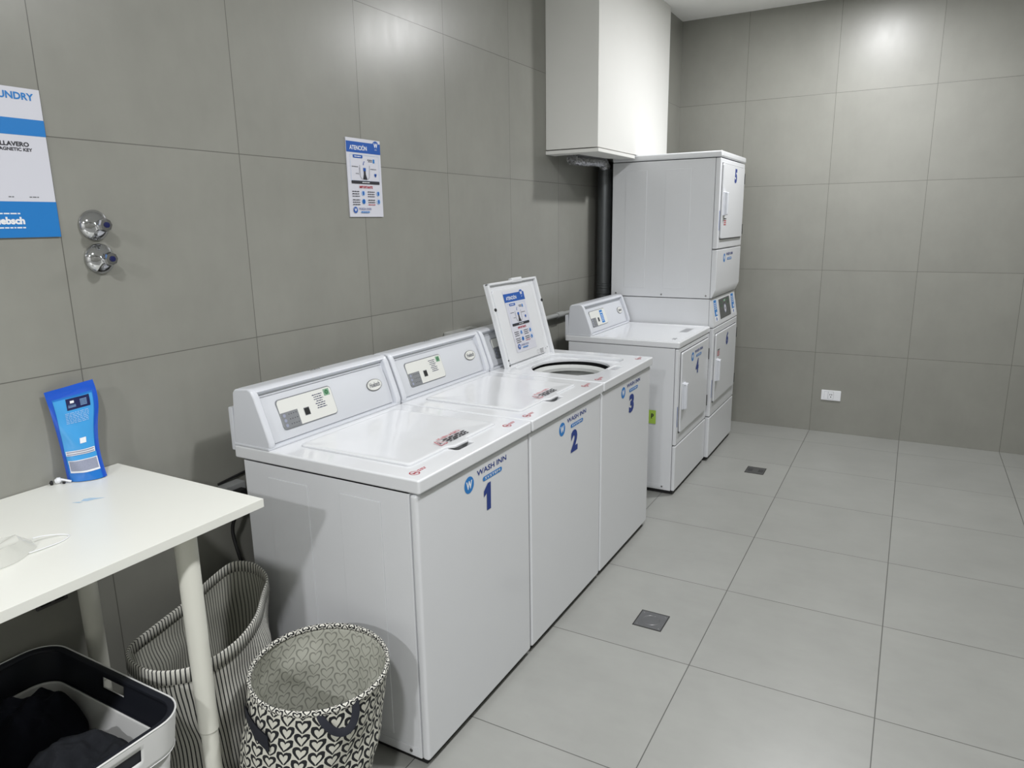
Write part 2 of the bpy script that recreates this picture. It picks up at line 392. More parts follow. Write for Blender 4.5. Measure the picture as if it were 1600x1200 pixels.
# ------------------------------------------------------------------ washing machines
def logo(pr, u, v, k=1.0, num=None, numw=.055, only_num=False):
    """u,v: centre of the W disc"""
    if not only_num:
        pr.disc(u, v, .0265*k, 'sky'); pr.up()
        pr.text('W', u-.0165*k, u+.0165*k, v-.013*k, v+.013*k, 'white', .045)
        pr.text('WASH INN', u+.045*k, u+.226*k, v+.012*k, v+.030*k, 'navy', .012)
        pr.rect(u+.078*k, u+.196*k, v-.016*k, v-.001*k, 'sky', .007*k); pr.up()
        pr.text('SYSTEM', u+.090*k, u+.184*k, v-.0125*k, v-.0045*k, 'white', .01)
    if num == '1':
        x, y0_, y1_ = u+.088*k, v-.118*k, v-.029*k
        pr.poly([(x+.010, y0_), (x+.034, y0_), (x+.036, y1_), (x+.018, y1_), (x-.006, y1_-.020), (x-.006, y1_-.040), (x+.011, y1_-.030)], 'navy')
    elif num: pr.text(num, u+.078*k, u+.078*k+numw, v-.118*k, v-.029*k, 'navy', .055, .004)
def small_notice(pr, u, v, k=1.0):
    """round red prohibition sign with two short red lines, lying on the worktop"""
    for a in range(20):
        a0 = 2*math.pi*a/20; a1 = 2*math.pi*(a+1)/20
        pr.line(u+.014*k*math.cos(a0), v+.014*k*math.sin(a0), u+.014*k*math.cos(a1), v+.014*k*math.sin(a1), .003*k, 'red')
    pr.line(u-.010*k, v+.010*k, u+.010*k, v-.010*k, .0025*k, 'red'); pr.rect(u-.007*k, u+.007*k, v-.004*k, v+.003*k, 'red')
    pr.dashes(u+.02*k, u+.055*k, v+.006*k, .004*k, 'red', 3); pr.dashes(u+.02*k, u+.05*k, v-.001*k, .004*k, 'red', 4)
def warn_label(pr, u, v):
    """u,v bottom-left; triangle at left, three lines of text at right"""
    pr.outline([(u, v), (u+.036, v), (u+.018, v+.040)], .0032, 'red')
    pr.line(u+.018, v+.008, u+.018, v+.028, .004, 'black'); pr.line(u+.010, v+.008, u+.018, v+.020, .003, 'black')
    pr.text('NO ABRA LA PUERTA', u+.040, u+.165, v+.036, v+.050, 'red', .02)
    pr.dashes(u+.045, u+.168, v+.026, .007, 'black', 5); pr.dashes(u+.048, u+.165, v+.014, .007, 'black', 6); pr.dashes(u+.052, u+.160, v+.003, .006, 'black', 8)
def poster_art(pr, W_, H_, halo=False):
    """the attention notice, W_ x H_, origin bottom-left; square code left blank"""
    s = W_/.2; q = H_/.3
    def X(a): return a*s
    def Y(b): return b*q
    pr.rect(0, W_, 0, H_, 'paper'); pr.up()
    pr.rect(X(.0), X(.2), Y(.246), Y(.287), 'blue'); pr.up(); pr.disc(X(.172), Y(.276), X(.021), 'blue'); pr.up()
    pr.text('ATENCIÓN', X(.018), X(.118), Y(.256), Y(.277), 'white', .02)
    pr.text('W', X(.160), X(.184), Y(.271), Y(.289), 'white', .03); pr.text('INN', X(.166), X(.178), Y(.262), Y(.266), 'white', .0)
    pr.outline([(X(.018), Y(.238)), (X(.186), Y(.238)), (X(.186), Y(.140)), (X(.018), Y(.140))], X(.0008), 'pale')
    pr.rect(X(.034), X(.090), Y(.226), Y(.238), 'blue', X(.004)); pr.up(); pr.dashes(X(.042), X(.082), Y(.232), Y(.003), 'white', 2)
    pr.dashes(X(.118), X(.145), Y(.222), Y(.003), 'black', 3); pr.dashes(X(.122), X(.145), Y(.216), Y(.003), 'black', 4); pr.rect(X(.150), X(.160), Y(.211), Y(.226), 'sky', X(.002))
    # drum, agitator, clothes level
    pr.line(X(.070), Y(.200), X(.072), Y(.155), X(.0018), 'grey'); pr.line(X(.128), Y(.200), X(.124), Y(.155), X(.0018), 'grey'); pr.line(X(.072), Y(.155), X(.082), Y(.145), X(.0018), 'grey'); pr.line(X(.124), Y(.155), X(.114), Y(.145), X(.0018), 'grey')
    pr.line(X(.067), Y(.190), X(.064), Y(.160), X(.001), 'grey')
    pr.poly([(X(.086), Y(.145)), (X(.112), Y(.145)), (X(.104), Y(.165)), (X(.102), Y(.190)), (X(.093), Y(.190)), (X(.092), Y(.165))], 'black')
    pr.up(); pr.rect(X(.090), X(.105), Y(.178), Y(.190), 'blue')
    for a, b in ((.097, .213), (.093, .208), (.092, .203)): pr.disc(X(a), Y(b), X(.0022), 'blue')
    pr.dashes(X(.025), X(.060), Y(.193), Y(.002), 'black', 5); pr.dashes(X(.132), X(.170), Y(.187), Y(.002), 'black', 6); pr.dashes(X(.045), X(.062), Y(.167), Y(.002), 'black', 7)
    pr.rect(X(.155), X(.168), Y(.162), Y(.170), 'blue'); pr.rect(X(.158), X(.165), Y(.157), Y(.164), 'blue')
    pr.rect(X(.018), X(.184), Y(.128), Y(.140), 'black', X(.003)); pr.up(); pr.dashes(X(.080), X(.125), Y(.134), Y(.003), 'white', 9)
    pr.text('IMPORTANTE', X(.062), X(.140), Y(.111), Y(.121), 'red', .03)
    for a, b, k in ((.018, .098, 1), (.108, .098, 2), (.018, .066, 3), (.108, .066, 4)):
        for j in range(3): pr.dashes(X(a), X(a+.042), Y(b-j*.009), Y(.003), 'black' if not (k == 4 and j == 2) else 'red', k*5+j)
        pr.disc(X(a+.064), Y(b-.006), X(.0095), 'pale' if k != 3 else 'sky'); pr.up(); pr.rect(X(a+.060), X(a+.068), Y(b-.013), Y(b+.001), 'blue')
    pr.disc(X(.030), Y(.027), X(.012), 'blue'); pr.up(); pr.text('W', X(.023), X(.037), Y(.021), Y(.033), 'white', .03)
    pr.text('WASH INN', X(.048), X(.122), Y(.027), Y(.036), 'navy', .0); pr.rect(X(.062), X(.112), Y(.016), Y(.022), 'sky', X(.0025))
    pr.up(); pr.text('SYSTEM', X(.068), X(.106), Y(.0175), Y(.0205), 'white', .0)

def console(t, x0, y0, W_, z0, variant):
    """control housing; x0 rear plane, origin y0, width W_, z0 base"""
    dx, dz = x0-.137, z0-.903
    S = lambda L: [(a+dx, b+dz) for a, b in L]
    cap_prof = S([(.137, .903), (.137, .94), (.148, 1.072), (.158, 1.083), (.215, 1.089), (.230, 1.083), (.242, 1.063), (.280, .962), (.292, .925), (.291, .912), (.284, .903)])
    mid = S([(.139, .903), (.148, 1.070), (.158, 1.083), (.215, 1.089), (.230, 1.083), (.236, 1.076), (.219, 1.063), (.270, .922), (.270, .903)])
    mb = MB()
    mb.prism(mid, 'y', y0+.02, y0+W_-.02, PLASTIC, .0015)
    mb.prism(cap_prof, 'y', y0+.003, y0+.028, PLASTIC, .006, 3); mb.prism(cap_prof, 'y', y0+W_-.028, y0+W_-.003, PLASTIC, .006, 3)
    mb.box(.137+dx, .288+dx, y0+.001, y0+W_-.001, z0-.001, z0+.008, PLASTIC, .003)
    mb.box(.120+dx, .140+dx, y0+.004, y0+W_-.004, z0-.02, z0+.12, PLASTIC, .004)
    c = mb.build('console', t)
    b = Vector((.2745+dx, 0, .913+dz)); tp = Vector((.2215+dx, 0, 1.058+dz)); dv = (tp-b).normalized()
    X = frame((b.x, y0, b.z), (0, 1, 0), dv)
    pm = MB()
    # slightly bowed fascia
    def fas(u, v):
        bow = .0045*math.sin(math.pi*min(1, v*1.15))
        return (.031+u*(W_-.062), .002+v*.158, bow)
    pm.grid(fas, 2, 14, PANEL, X=X)
    pm.box(.031, W_-.031, .002, .152, -.006, .0, PANEL, X=X)
    fp = pm.build('control_panel', t)
    # membrane plate
    off = .0062
    kp = MB(); kp.prism(rrect(.088, .332, .029, .129, .014, 5), 'z', -.001, off-.0006, KEYGREY, .001, 1, X=X)
    kp.prism(rrect(.0905, .3295, .032, .1255, .012, 5), 'z', off-.001, off, CREAM, X=X)
    kp = kp.build('keypad_plate', t)
    pr = Print(X, off+.0004)
    pr.rect(.0905, .163, .032, .084, KEYGREY); pr.up()
    for i in range(3): pr.disc(.104, .042+.016*i, .0055, 'slab')
    for i in range(4):
        for j in range(3): pr.rect(.122+.010*i, .1255+.010*i, .042+.016*j, .0445+.016*j, 'black')
    pr.build('keypad', kp)
    pr = Print(X, off+.0004); pr.rect(.188, .212, .054, .080, 'grey'); pr.up(); pr.rect(.190, .2105, .056, .078, DARK); pr.build('display_window', kp)
    pr = Print(X, off+.0004)
    if variant == 'dryer':
        pr.rect(.240, .285, .040, .120, 'sky'); pr.up(); pr.dashes(.246, .280, .104, .005, 'white', 1)
        for j in range(5): pr.dashes(.246, .280, .090-.009*j, .003, 'white', j+2)
    else:
        for j in range(7):
            w_ = [.044, .036, .042, .028, .044, .036, .044][j]; pr.dashes(.262-w_/2+j*.0012, .262+w_/2+j*.0012, .111-.0075*j, .0028, 'dnavy', 30+j)
        pr.build('instruction_print', kp); pr = Print(X, off+.0004)
        pr.rect(.293, .320, .098, .121, 'lgreen'); pr.up(); pr.disc(.3065, .1095, .0085, 'green'); pr.disc(.3065, .1095, .003, 'lgreen')
    pr.build('plate_sticker', kp)
    bd = MB(); bu, bv = W_-.106, .084
    bd.prism(circ(bu, bv, .040, .0215, 36), 'z', .002, .0082, STEEL, X=X); bd.prism(circ(bu, bv, .038, .0198, 36), 'z', .006, .0092, CREAM, .0008, 1, X=X)
    bd = bd.build('maker_badge', t); Print(X, .0097).text('Huebsch', bu-.028, bu+.028, bv-.008, bv+.010, 'grey', .03).build('badge_print', bd)
    if variant != 'dryer':
        pr = Print(frame((.158+dx, y0+W_*.42, 1.0835+dz), (0, 1, 0), (-1, 0, -.0)), .0018)
        pr.text({'1': '2007', '2': '2006', '3': '2005'}[variant], .03, .085, -.026, -.008, 'black', 0).build('pencil_mark', c)
    return c

def side_emboss(mb, y, s, x_pairs, z0, z1, m):
    """shallow raised panels on a cabinet side, proud by 2 mm in direction s"""
    for a, b in x_pairs:
        ya, yb = sorted((y-.001*s, y+.0028*s)); mb.box(a, b, ya, yb, z0, z1, m, .0022, 2)

def washer(y0, num, opened, label):
    t = thing('washing_machine', (.49, y0+.325, 0), label, 'washing machine', 'top load washing machines in a row')
    y1 = y0+.65; a, b = y0+.004, y1-.004
    c = MB(); c.box(.168, .812, a, b, .022, .858, ENAMEL, .004, 2, open_top=True)
    for s, yy in ((-1, a), (1, b)):
        side_emboss(c, yy, s, [(.273, .436), (.562, .712)], .075, .817, ENAMEL)
        ya, yb = sorted((yy, yy+.002*s)); c.box(.60, .800, ya, yb, .030, .055, ENAMEL, .0015)
        c.cyl((.775, yy, .042), (.775, yy+.004*s, .042), .006, .005, STEEL, 12)
    c.build('cabinet', t)
    MB().box(.813, .8385, a-.001, b+.001, .024, .856, ENAMEL, .009, 4).build('front_panel', t)
    for fx in (.22, .77):
        for fy in (a+.05, b-.05): MB().cyl((fx, fy, 0), (fx, fy, .024), .022, .016, BLACK, 16).build('foot', t)
    MB().box(.19, .822, a+.012, b-.012, .003, .0215, BLACK).build('base_gap_shade', t)  # black block added to colour in the shade under the cabinet
    wt = MB()
    outer = rrect(.133, .850, y0+.001, y1-.001, .008, 3)
    slot = rrect(.758, .7945, y0+.272, y0+.362, .008, 3)
    opening = rrect(.352, .742, y0+.092, y0+.552, .05, 5)
    wt.prism(outer, 'z', .861, .902, ENAMEL_TOP, .006, 3, holes=[opening, slot])
    if opened:
        cx, cy = .547, y0+.322
        ring = rrect(.3535, .7405, y0+.0935, y0+.5505, .05, 5)
        wt.prism(ring, 'z', .872, .886, ENAMEL_TOP, .003, 2, holes=[circ(cx, cy, .183, .205, 48)])
    wk = wt.build('worktop', t)
    MB().box(.760, .793, y0+.275, y0+.360, .857, .872, DARK).build('handle_recess', wk)  # slot floor coloured dark to stand in for the shade inside it
    if opened:
        tb = MB(); tb.lathe([(.165, .858), (.178, .862), (.190, .857), (.193, .835), (.152, .835), (.154, .850), (.165, .858)], (cx, cy, 0), TUBGREY)
        tb.lathe([(.191, .826), (.200, .80), (.200, .40), (.0, .39)], (cx, cy, 0), TUBGREY)
        tb.lathe([(.214, .871), (.218, .862), (.225, .80), (.225, .60)], (cx, cy, 0), DARK)  # dark skirt paints the shade in the gap around the tub ring
        tb.build('tub', t)
        MB().lathe([(.0, .80), (.028, .79), (.034, .72), (.045, .60), (.09, .48), (.14, .44), (.145, .42), (0, .41)], (cx, cy, 0), TUBGREY).build('agitator', t)
    # lid
    core = [(.335, .10), (.335, .11)]
    pts = []
    def corner(cx_, cy_, r, a0, n=4):
        for k in range(n+1):
            q = math.radians(a0+90*k/n); pts.append((cx_+r*math.cos(q), cy_+r*math.sin(q)))
    corner(.760-.014, .560-.014, .014, 0); corner(.333+.02, .560-.02, .02, 90); corner(.333+.02, .082+.02, .02, 180); corner(.760-.014, .082+.014, .014, 270)
    pts += [(.760, .262), (.763, .270), (.776, .284), (.7785, .292), (.7785, .352), (.776, .360), (.763, .374), (.760, .382)]
    # resample the outline evenly
    fine = []
    for i in range(len(pts)):
        p, q = Vector(pts[i]), Vector(pts[(i+1) % len(pts)]); n = max(1, int((q-p).length/.02))
        for k in range(n): fine.append(p.lerp(q, k/n))
    cen = Vector((.547, .321)); rings = [(1.0, 0), (1.0, .0048), (.985, .0068), (.955, .0070), (.90, .0064), (.80, .0046), (.65, .0028), (.45, .0016), (.22, .0012)]
    lb = bmesh.new(); rows = []
    for s_, z_ in rings: rows.append([lb.verts.new(((cen.x+(p.x-cen.x)*s_), cen.y+(p.y-cen.y)*s_, z_)) for p in fine])
    n = len(fine)
    for A, B in zip(rows, rows[1:]):
        for i in range(n): lb.faces.new((A[i], A[(i+1) % n], B[(i+1) % n], B[i]))
    lb.faces.new(rows[-1]); lb.faces.new(list(reversed(rows[0])))
    bmesh.ops.recalc_face_normals(lb, faces=lb.faces)
    if not opened:
        X = Matrix.Translation((0, y0, .9024))
        mb = MB(); mb.add(lb, ENAMEL_TOP, X); lid = mb.build('lid', t)
        pr = Print(frame((.742, y0+.262, .9105), (0, 1, 0), (-1, 0, 0))); warn_label(pr, 0, 0); pr.build('sticker', lid)['label'] = 'red and black warning sticker'
    else:
        lb.free()
        # raised lid: pan shape seen from inside; local p = distance from the hinge, q = across
        ang = math.atan2(.392, -.108); hx, hz = .346, .899
        du = Vector((math.cos(ang), 0, math.sin(ang)))
        # print frame on the inner side: u = +y, v = du, w = u x v
        X = frame((hx, y0+.078, hz), (0, 1, 0), du)
        Wd, Ln = .49, .412
        mb = MB()
        tabp = [(0, 0), (Wd, 0), (Wd, Ln), (.335, Ln), (.325, Ln+.010), (.245, Ln+.010), (.235, Ln), (0, Ln)]
        # round the corners a little through bevel; shell floor
        mb.prism(tabp, 'z', -.026, -.016, ENAMEL_TOP, .002, 2, X=X)
        for x0_, x1_, y0_, y1_ in ((0, .016, 0, Ln), (Wd-.016, Wd, 0, Ln), (0, Wd, Ln-.012, Ln)): mb.box(x0_, x1_, y0_, y1_, -.018, .0, ENAMEL_TOP, .004, 2, X=X)
        mb.box(.235, .335, Ln-.014, Ln+.010, -.018, .0, ENAMEL_TOP, .004, 2, X=X)
        mb.box(.0, Wd, 0, .010, -.018, -.008, ENAMEL_TOP, .003, 2, X=X)
        mb.prism([(.040, .02), (Wd-.085, .02), (Wd-.085, .10), (Wd-.07, .12), (Wd-.07, Ln-.05), (Wd-.085, Ln-.035), (.045, Ln-.035), (.030, Ln-.05), (.030, .03)], 'z', -.017, -.006, ENAMEL_TOP, .004, 3, X=X)
        lid = mb.build('lid', t)
        for q_, p_ in ((.006, .285), (Wd-.01, .285)): MB().cyl(X @ Vector((q_+.004, p_, -.002)), X @ Vector((q_+.004, p_, .004)), .009, .007, DARK, 16).build('bumper', lid)
        for q_, p_ in ((.012, .03), (.012, .005)): MB().cyl(X @ Vector((q_, p_+.012, -.008)), X @ Vector((q_, p_+.012, .002)), .004, .004, DARK, 10).build('screw', lid)
        MB().box(Wd-.010, Wd+.003, .0, .055, -.016, -.002, DARK, .001, X=X).build('hinge', lid)
        Xp = frame(X @ Vector((.118, .062, -.0055)), X.to_3x3() @ Vector((1, 0, 0)), X.to_3x3() @ Vector((0, 1, 0)))
        pr = Print(Xp); poster_art(pr, .205, .300); s = pr.build('instruction_sticker', lid); s['label'] = 'blue and white instruction sticker'
        pr = Print(X, -.0055)
        pr.outline(circ(.325, .036, .010, n=12), .0012, 'grey')
        for j in range(4): pr.dashes(.345, .385, .045-.006*j, .0025, 'black', j)
        pr.disc(.41, .040, .003, 'grey'); pr.disc(.43, .044, .004, 'grey'); pr.build('marking', lid)
    pr = Print(frame((.80, y0, .9018), (0, 1, 0), (-1, 0, 0))); small_notice(pr, .047, -.002); pr.build('sticker', wk)['label'] = 'red prohibition sticker'
    pr = Print(frame((.80, y0, .9018), (0, 1, 0), (-1, 0, 0))); small_notice(pr, .565, .0); pr.build('sticker', wk)['label'] = 'red prohibition sticker'
    pr = Print(frame((.8385, y0, 0), (0, 1, 0), (0, 0, 1))); logo(pr, .262, .800, 1.0, num, .040 if num == '1' else .064); pr.build('number_sticker', t)['label'] = 'blue logo and number ' + num
    console(t, .137, y0, .65, .903, num)
    return t
WY = [.022, .678, 1.335]
washer(WY[0], '1', False, 'white top-load washing machine numbered 1, nearest to the table, lid closed')
washer(WY[1], '2', False, 'white top-load washing machine numbered 2, middle of the three, lid closed')
washer(WY[2], '3', True, 'white top-load washing machine numbered 3 with its lid standing open')

# ------------------------------------------------------------------ dryers
def handle(parent, xf, y, z0, z1):
    mb = MB()
    mb.box(xf-.001, xf+.010, y, y+.055, z0, z1, PLASTIC, .004, 2)
    mb.box(xf+.006, xf+.030, y+.004, y+.020, z0+.004, z1-.004, PLASTIC, .006, 3)
    mb.box(xf+.006, xf+.026, y+.004, y+.052, z1-.016, z1-.003, PLASTIC, .004, 2)
    mb.box(xf+.006, xf+.022, y+.004, y+.052, z0+.003, z0+.013, PLASTIC, .004, 2)
    return mb.build('handle', parent)
def door(t, xf, y0, y1, z0, z1, hz):
    g = MB().box(xf-.002, xf+.0015, y0-.004, y1+.004, z0-.006, z1+.004, SEAM).build('door_gap_shade', t)  # dark sheet behind the door paints the shade of its gap
    d = MB().prism(rrect(y0, y1, z0, z1, .012, 4), 'x', xf, xf+.012, ENAMEL, .003, 2).build('door', t)
    for z in hz: MB().box(xf+.0005, xf+.013, y1+.004, y1+.017, z-.035, z+.035, DARK, .001).build('hinge', d)
    return d
# dryer 4
X4, Y4, W4 = .852, 2.442, .682
t = thing('tumble_dryer', (.5, Y4+W4/2, 0), 'white front-load dryer numbered 4 with a console at the back, beside the stacked dryer', 'dryer')
c = MB(); c.box(.172, X4-.026, Y4+.004, Y4+W4-.004, .022, .866, ENAMEL, .004)
side_emboss(c, Y4+.004, -1, [(.60, .79)], .030, .058, ENAMEL); c.cyl((.775, Y4+.004, .044), (.775, Y4-.001, .044), .006, .005, STEEL, 12)
c.build('cabinet', t)
MB().box(X4-.025, X4-.004, Y4+.003, Y4+W4-.003, .302, .864, ENAMEL, .006, 3).build('front_panel', t)
MB().box(X4-.025, X4-.004, Y4+.003, Y4+W4-.003, .024, .297, ENAMEL, .007, 3).build('access_panel', t)
for fx in (.23, .78):
    for fy in (Y4+.05, Y4+W4-.05): MB().cyl((fx, fy, 0), (fx, fy, .024), .022, .016, BLACK, 16).build('foot', t)
MB().box(.19, .835, Y4+.012, Y4+W4-.012, .003, .0215, BLACK).build('base_gap_shade', t)  # black fill painting the shade between dryer and floor
wt = MB(); wt.prism(rrect(.150, X4, Y4, Y4+W4, .010, 3), 'z', .868, .903, ENAMEL_TOP, .007, 3)
wt.prism(rrect(.155, X4-.006, Y4+.006, Y4+W4-.006, .008, 3), 'z', .900, .906, ENAMEL_TOP, .002, 1, holes=[rrect(.30, X4-.022, Y4+.022, Y4+W4-.022, .02, 3)])
wk = wt.build('worktop', t)
d = door(t, X4-.004, Y4+.045, Y4+W4-.050, .372, .838, (.735, .43)); handle(d, X4+.006, Y4+.058, .505, .660)
pr = Print(frame((X4+.008, Y4, 0), (0, 1, 0), (0, 0, 1))); logo(pr, .255, .782, 1.0, '4', .06); pr.build('number_sticker', d)['label'] = 'blue logo and number 4'
Print(frame((X4-.004, Y4, 0), (0, 1, 0), (0, 0, 1))).rect(.012, .022, .41, .53, 'blue').build('sticker', t)['label'] = 'narrow blue sticker'
pr = Print(frame((X4-.06, Y4+.30, .9035), (0, 1, 0), (-1, 0, 0)))
for j in range(4): pr.dashes(.09, .25, .05-.012*j, .006, 'grey', j)
pr.build('sticker', wk)['label'] = 'pale grey notice'
pr = Print(frame((X4-.06, Y4+.30, .9035), (0, 1, 0), (-1, 0, 0))); pr.dashes(-.20, -.15, .0, .006, 'grey', 9); pr.dashes(-.20, -.16, .012, .006, 'grey', 8); pr.build('sticker', wk)['label'] = 'pale grey notice'
console(t, .165, Y4+.003, .676, .9045, 'dryer')
tag(Print(frame((.66, Y4+.0005, .505), (1, 0, 0), (0, 0, 1)), .002).rect(.0, .068, -.085, -.005, 'lime').up().text('P', .04, .056, -.055, -.025, 'black', .04).build('energy_sticker', base=(.70, Y4, .505)),
    'lime green sticker on the side of dryer 4, beside washing machine 3', 'sticker')

# stacked dryer 5 over 6
XS, YS, WS = .870, 3.134, .688
t = thing('stacked_dryer', (.52, YS+WS/2, 0), 'tall white double stacked dryer numbered 5 above 6 by the back wall', 'dryer')
a, b = YS+.002, YS+WS-.002
c = MB(); c.box(.172, XS-.034, a, b, .022, 1.074, ENAMEL, .003); c.build('lower_cabinet', t)
c = MB(); c.box(.172, XS-.034, a, b, 1.078, 1.934, ENAMEL, .003)
side_emboss(c, a, -1, [(.262, .405), (.528, .690)], 1.135, 1.880, ENAMEL)
for x in (.205, .52, .81): c.cyl((x, a, 1.095), (x, a-.004, 1.095), .006, .005, STEEL, 12)
c.build('upper_cabinet', t)
MB().box(.168, XS+.006, a-.002, b+.002, 1.938, 1.976, ENAMEL_TOP, .010, 4).build('top_cap', t)
MB().box(XS-.033, XS, a, b, 1.388, 1.934, ENAMEL, .006, 3).build('front_panel', t)
MB().prism([(XS-.033, 1.080), (XS-.022, 1.080), (XS, 1.135), (XS, 1.382), (XS-.033, 1.382)], 'y', a, b, ENAMEL, .004, 3).build('access_panel', t)
MB().prism([(XS-.033, .893), (XS-.001, .893), (XS-.001, .905), (XS-.030, 1.074), (XS-.033, 1.074)], 'y', a, b, ENAMEL, .0015, 2).build('control_panel', t)
cp = [o for o in t.children if o.name.startswith('control_panel')][0]
MB().box(XS-.033, XS, a, b, .306, .888, ENAMEL, .006, 3).build('front_panel', t)
MB().box(XS-.033, XS, a, b, .024, .300, ENAMEL, .007, 3).build('access_panel', t)
MB().box(.19, .855, a+.012, b-.012, .003, .0215, BLACK).build('base_gap_shade', t)  # black fill standing in for shade below the stacked dryer
for fx in (.23, .80):
    for fy in (a+.05, b-.05): MB().cyl((fx, fy, 0), (fx, fy, .024), .022, .016, BLACK, 16).build('foot', t)
d5 = door(t, XS, YS+.035, YS+WS-.055, 1.450, 1.902, (1.835, 1.50)); handle(d5, XS+.010, YS+.045, 1.590, 1.735)
d6 = door(t, XS, YS+.045, YS+WS-.055, .398, .846, (.778, .445)); handle(d6, XS+.010, YS+.055, .535, .680)
pr = Print(frame((XS+.012, YS, 0), (0, 1, 0), (0, 0, 1))); pr.text('5', .330, .395, 1.795, 1.885, 'navy', .055, .004); pr.build('number_sticker', d5)['label'] = 'blue number 5'
pr = Print(frame((XS+.012, YS, 0), (0, 1, 0), (0, 0, 1))); pr.text('6', .315, .38, .735, .825, 'navy', .055, .004); pr.build('number_sticker', d6)['label'] = 'blue number 6'
for d, z in ((d5, 1.535), (d6, .70)):
    pr = Print(frame((XS+.012, YS, 0), (0, 1, 0), (0, 0, 1)))
    for j in range(4): pr.dashes(.085, .145, z+.012*j, .007, 'red' if j < 3 else 'black', j+3)
    pr.build('sticker', d)['label'] = 'small red sticker'
ap = [o for o in t.children if o.name.startswith('access_panel')][0]
pr = Print(frame((XS, YS, 0), (0, 1, 0), (0, 0, 1))); logo(pr, .20, 1.325, 1.05); pr.build('sticker', ap)['label'] = 'blue logo'
Print(frame((XS, YS, 0), (0, 1, 0), (0, 0, 1))).rect(.010, .020, 1.50, 1.62, 'blue').build('sticker', t)['label'] = 'narrow blue sticker'
Print(frame((XS, YS, 0), (0, 1, 0), (0, 0, 1))).rect(.014, .024, .43, .55, 'blue').build('sticker', t)['label'] = 'narrow blue sticker'
Xc = frame((XS-.001, YS, .905), (0, 1, 0), Vector((-.029, 0, .169)))
ks = MB(); ks.prism(rrect(.205, .505, .020, .150, .006, 3), 'z', -.001, .002, mat('screen_frame', (74, 77, 78), .25), .001, 1, X=Xc)
ks = ks.build('display', cp)
pr = Print(Xc, .0024); pr.disc(.355, .078, .030, 'slab'); pr.up(); pr.disc(.355, .078, .024, 'paper'); pr.up(); pr.text('SR', .345, .366, .070, .086, 'black', .03)
pr.rect(.330, .380, .125, .138, 'lgreen'); pr.outline(rrect(.245, .285, .098, .128, .004, 2), .004, 'green'); pr.outline(rrect(.425, .465, .108, .138, .004, 2), .004, 'green'); pr.build('display_print', ks)
for u0, u1 in ((.060, .150), (.545, .640)):
    pr = Print(Xc, .0006); pr.rect(u0, u1, .018, .160, 'white'); pr.up(); pr.rect(u0+.010, u1-.010, .052, .156, 'sky'); pr.up()
    for j in range(4): pr.dashes(u0+.022, u1-.022, .135-.012*j, .005, 'white', j)
    pr.rect(u1-.045, u1-.02, .060, .078, 'white'); pr.disc((u0+u1)/2, .034, .012, 'blue'); pr.build('sticker', cp)['label'] = 'blue instruction sticker'

# ------------------------------------------------------------------ wall things
def wall_sign(name, y0, z0, W_, H_, base_label, cat, art):
    t = thing(name, (.002, y0+W_/2, z0), base_label, cat)
    b = MB().box(.001, .005, y0, y0+W_, z0, z0+H_, P['paper'], .0006, 1).build('board', t)
    pr = Print(frame((.005, y0, z0), (0, 1, 0), (0, 0, 1)), .0003); art(pr, W_, H_); pr.build('printing', b)
    return t
wall_sign('notice', .774, 1.600, .202, .298, 'white and blue attention notice on the left wall above washing machine 2', 'sign', lambda p, a, b: poster_art(p, a, b))
def big(pr, W_, H_):
    pr.rect(0, W_, .245, .284, 'sky'); pr.rect(0, W_, 0, .087, 'sky'); pr.up()
    pr.text('LAUNDRY', W_-.124, W_-.016, .328, .345, 'sky', .03)
    pr.text('LLAVERO', W_-.110, W_-.044, .218, .229, 'black', .035); pr.text('MAGNETIC KEY', W_-.122, W_-.038, .207, .215, 'black', .03)
    pr.dashes(W_-.062, W_-.040, .098, .0025, 'grey', 3); pr.dashes(W_-.110, W_-.097, .098, .0025, 'grey', 4)
    pr.dashes(W_-.155, W_-.090, .058, .003, 'white', 5)
    pr.text('Huebsch', W_-.166, W_-.082, .032, .050, 'white', .05)
    pr.dashes(W_-.160, W_-.082, .024, .003, 'white', 6)
wall_sign('notice', -.584, 1.551, .250, .356, 'large blue and white laundry sign cut by the left edge, above the table', 'sign', big)
for z, yy, lab in ((1.579, -.242, 'round chrome valve handle on the left wall, the upper of two'), (1.490, -.239, 'round chrome valve handle on the left wall, the lower of two')):
    t = thing('wall_valve', (0, yy, z), lab, 'valve', 'chrome valve handles')
    MB().lathe([(.0, .0), (.038, .0), (.041, .003), (.0405, .006), (.037, .012), (.031, .018), (.023, .023), (.015, .027), (.012, .031), (0, .031)], (.0, yy, z), CHROME, 48, (1, 0, 0)).build('escutcheon', t)
    hd = MB().lathe([(.0, .026), (.013, .028), (.014, .034), (.0175, .043), (.0185, .052), (.0165, .058), (0, .060)], (.0, yy, z), CHROME, 8, (1, 0, 0)).build('handle', t, 20)
    MB().lathe([(0, .0595), (.008, .0595), (.007, .063), (0, .064)], (0, yy, z), P['dnavy'], 16, (1, 0, 0)).build('index_cap', hd)
t = thing('wall_outlet', (1.502, YB, .284), 'white rectangular power outlet low on the back wall', 'outlet')
MB().box(1.436, 1.569, YB-.008, YB-.0005, .246, .322, P['white'], .003, 2).build('plate', t)
pr = Print(frame((1.502, YB-.008, .284), (1, 0, 0), (0, 0, 1)), .0003)
pr.outline([(-.018, -.028), (.018, -.028), (.018, .028), (-.018, .028)], .001, 'grey'); pr.outline([(-.045, -.028), (-.02, -.028), (-.02, .028), (-.045, .028)], .0008, 'slab')
pr.rect(-.008, -.004, .0, .012, 'black'); pr.rect(.004, .008, .0, .012, 'black'); pr.disc(0, -.012, .004, 'black'); pr.build('socket', t)
t = thing('wall_outlet', (0, .115, .68), 'power socket with a black plug on the left wall behind washing machine 1', 'outlet')
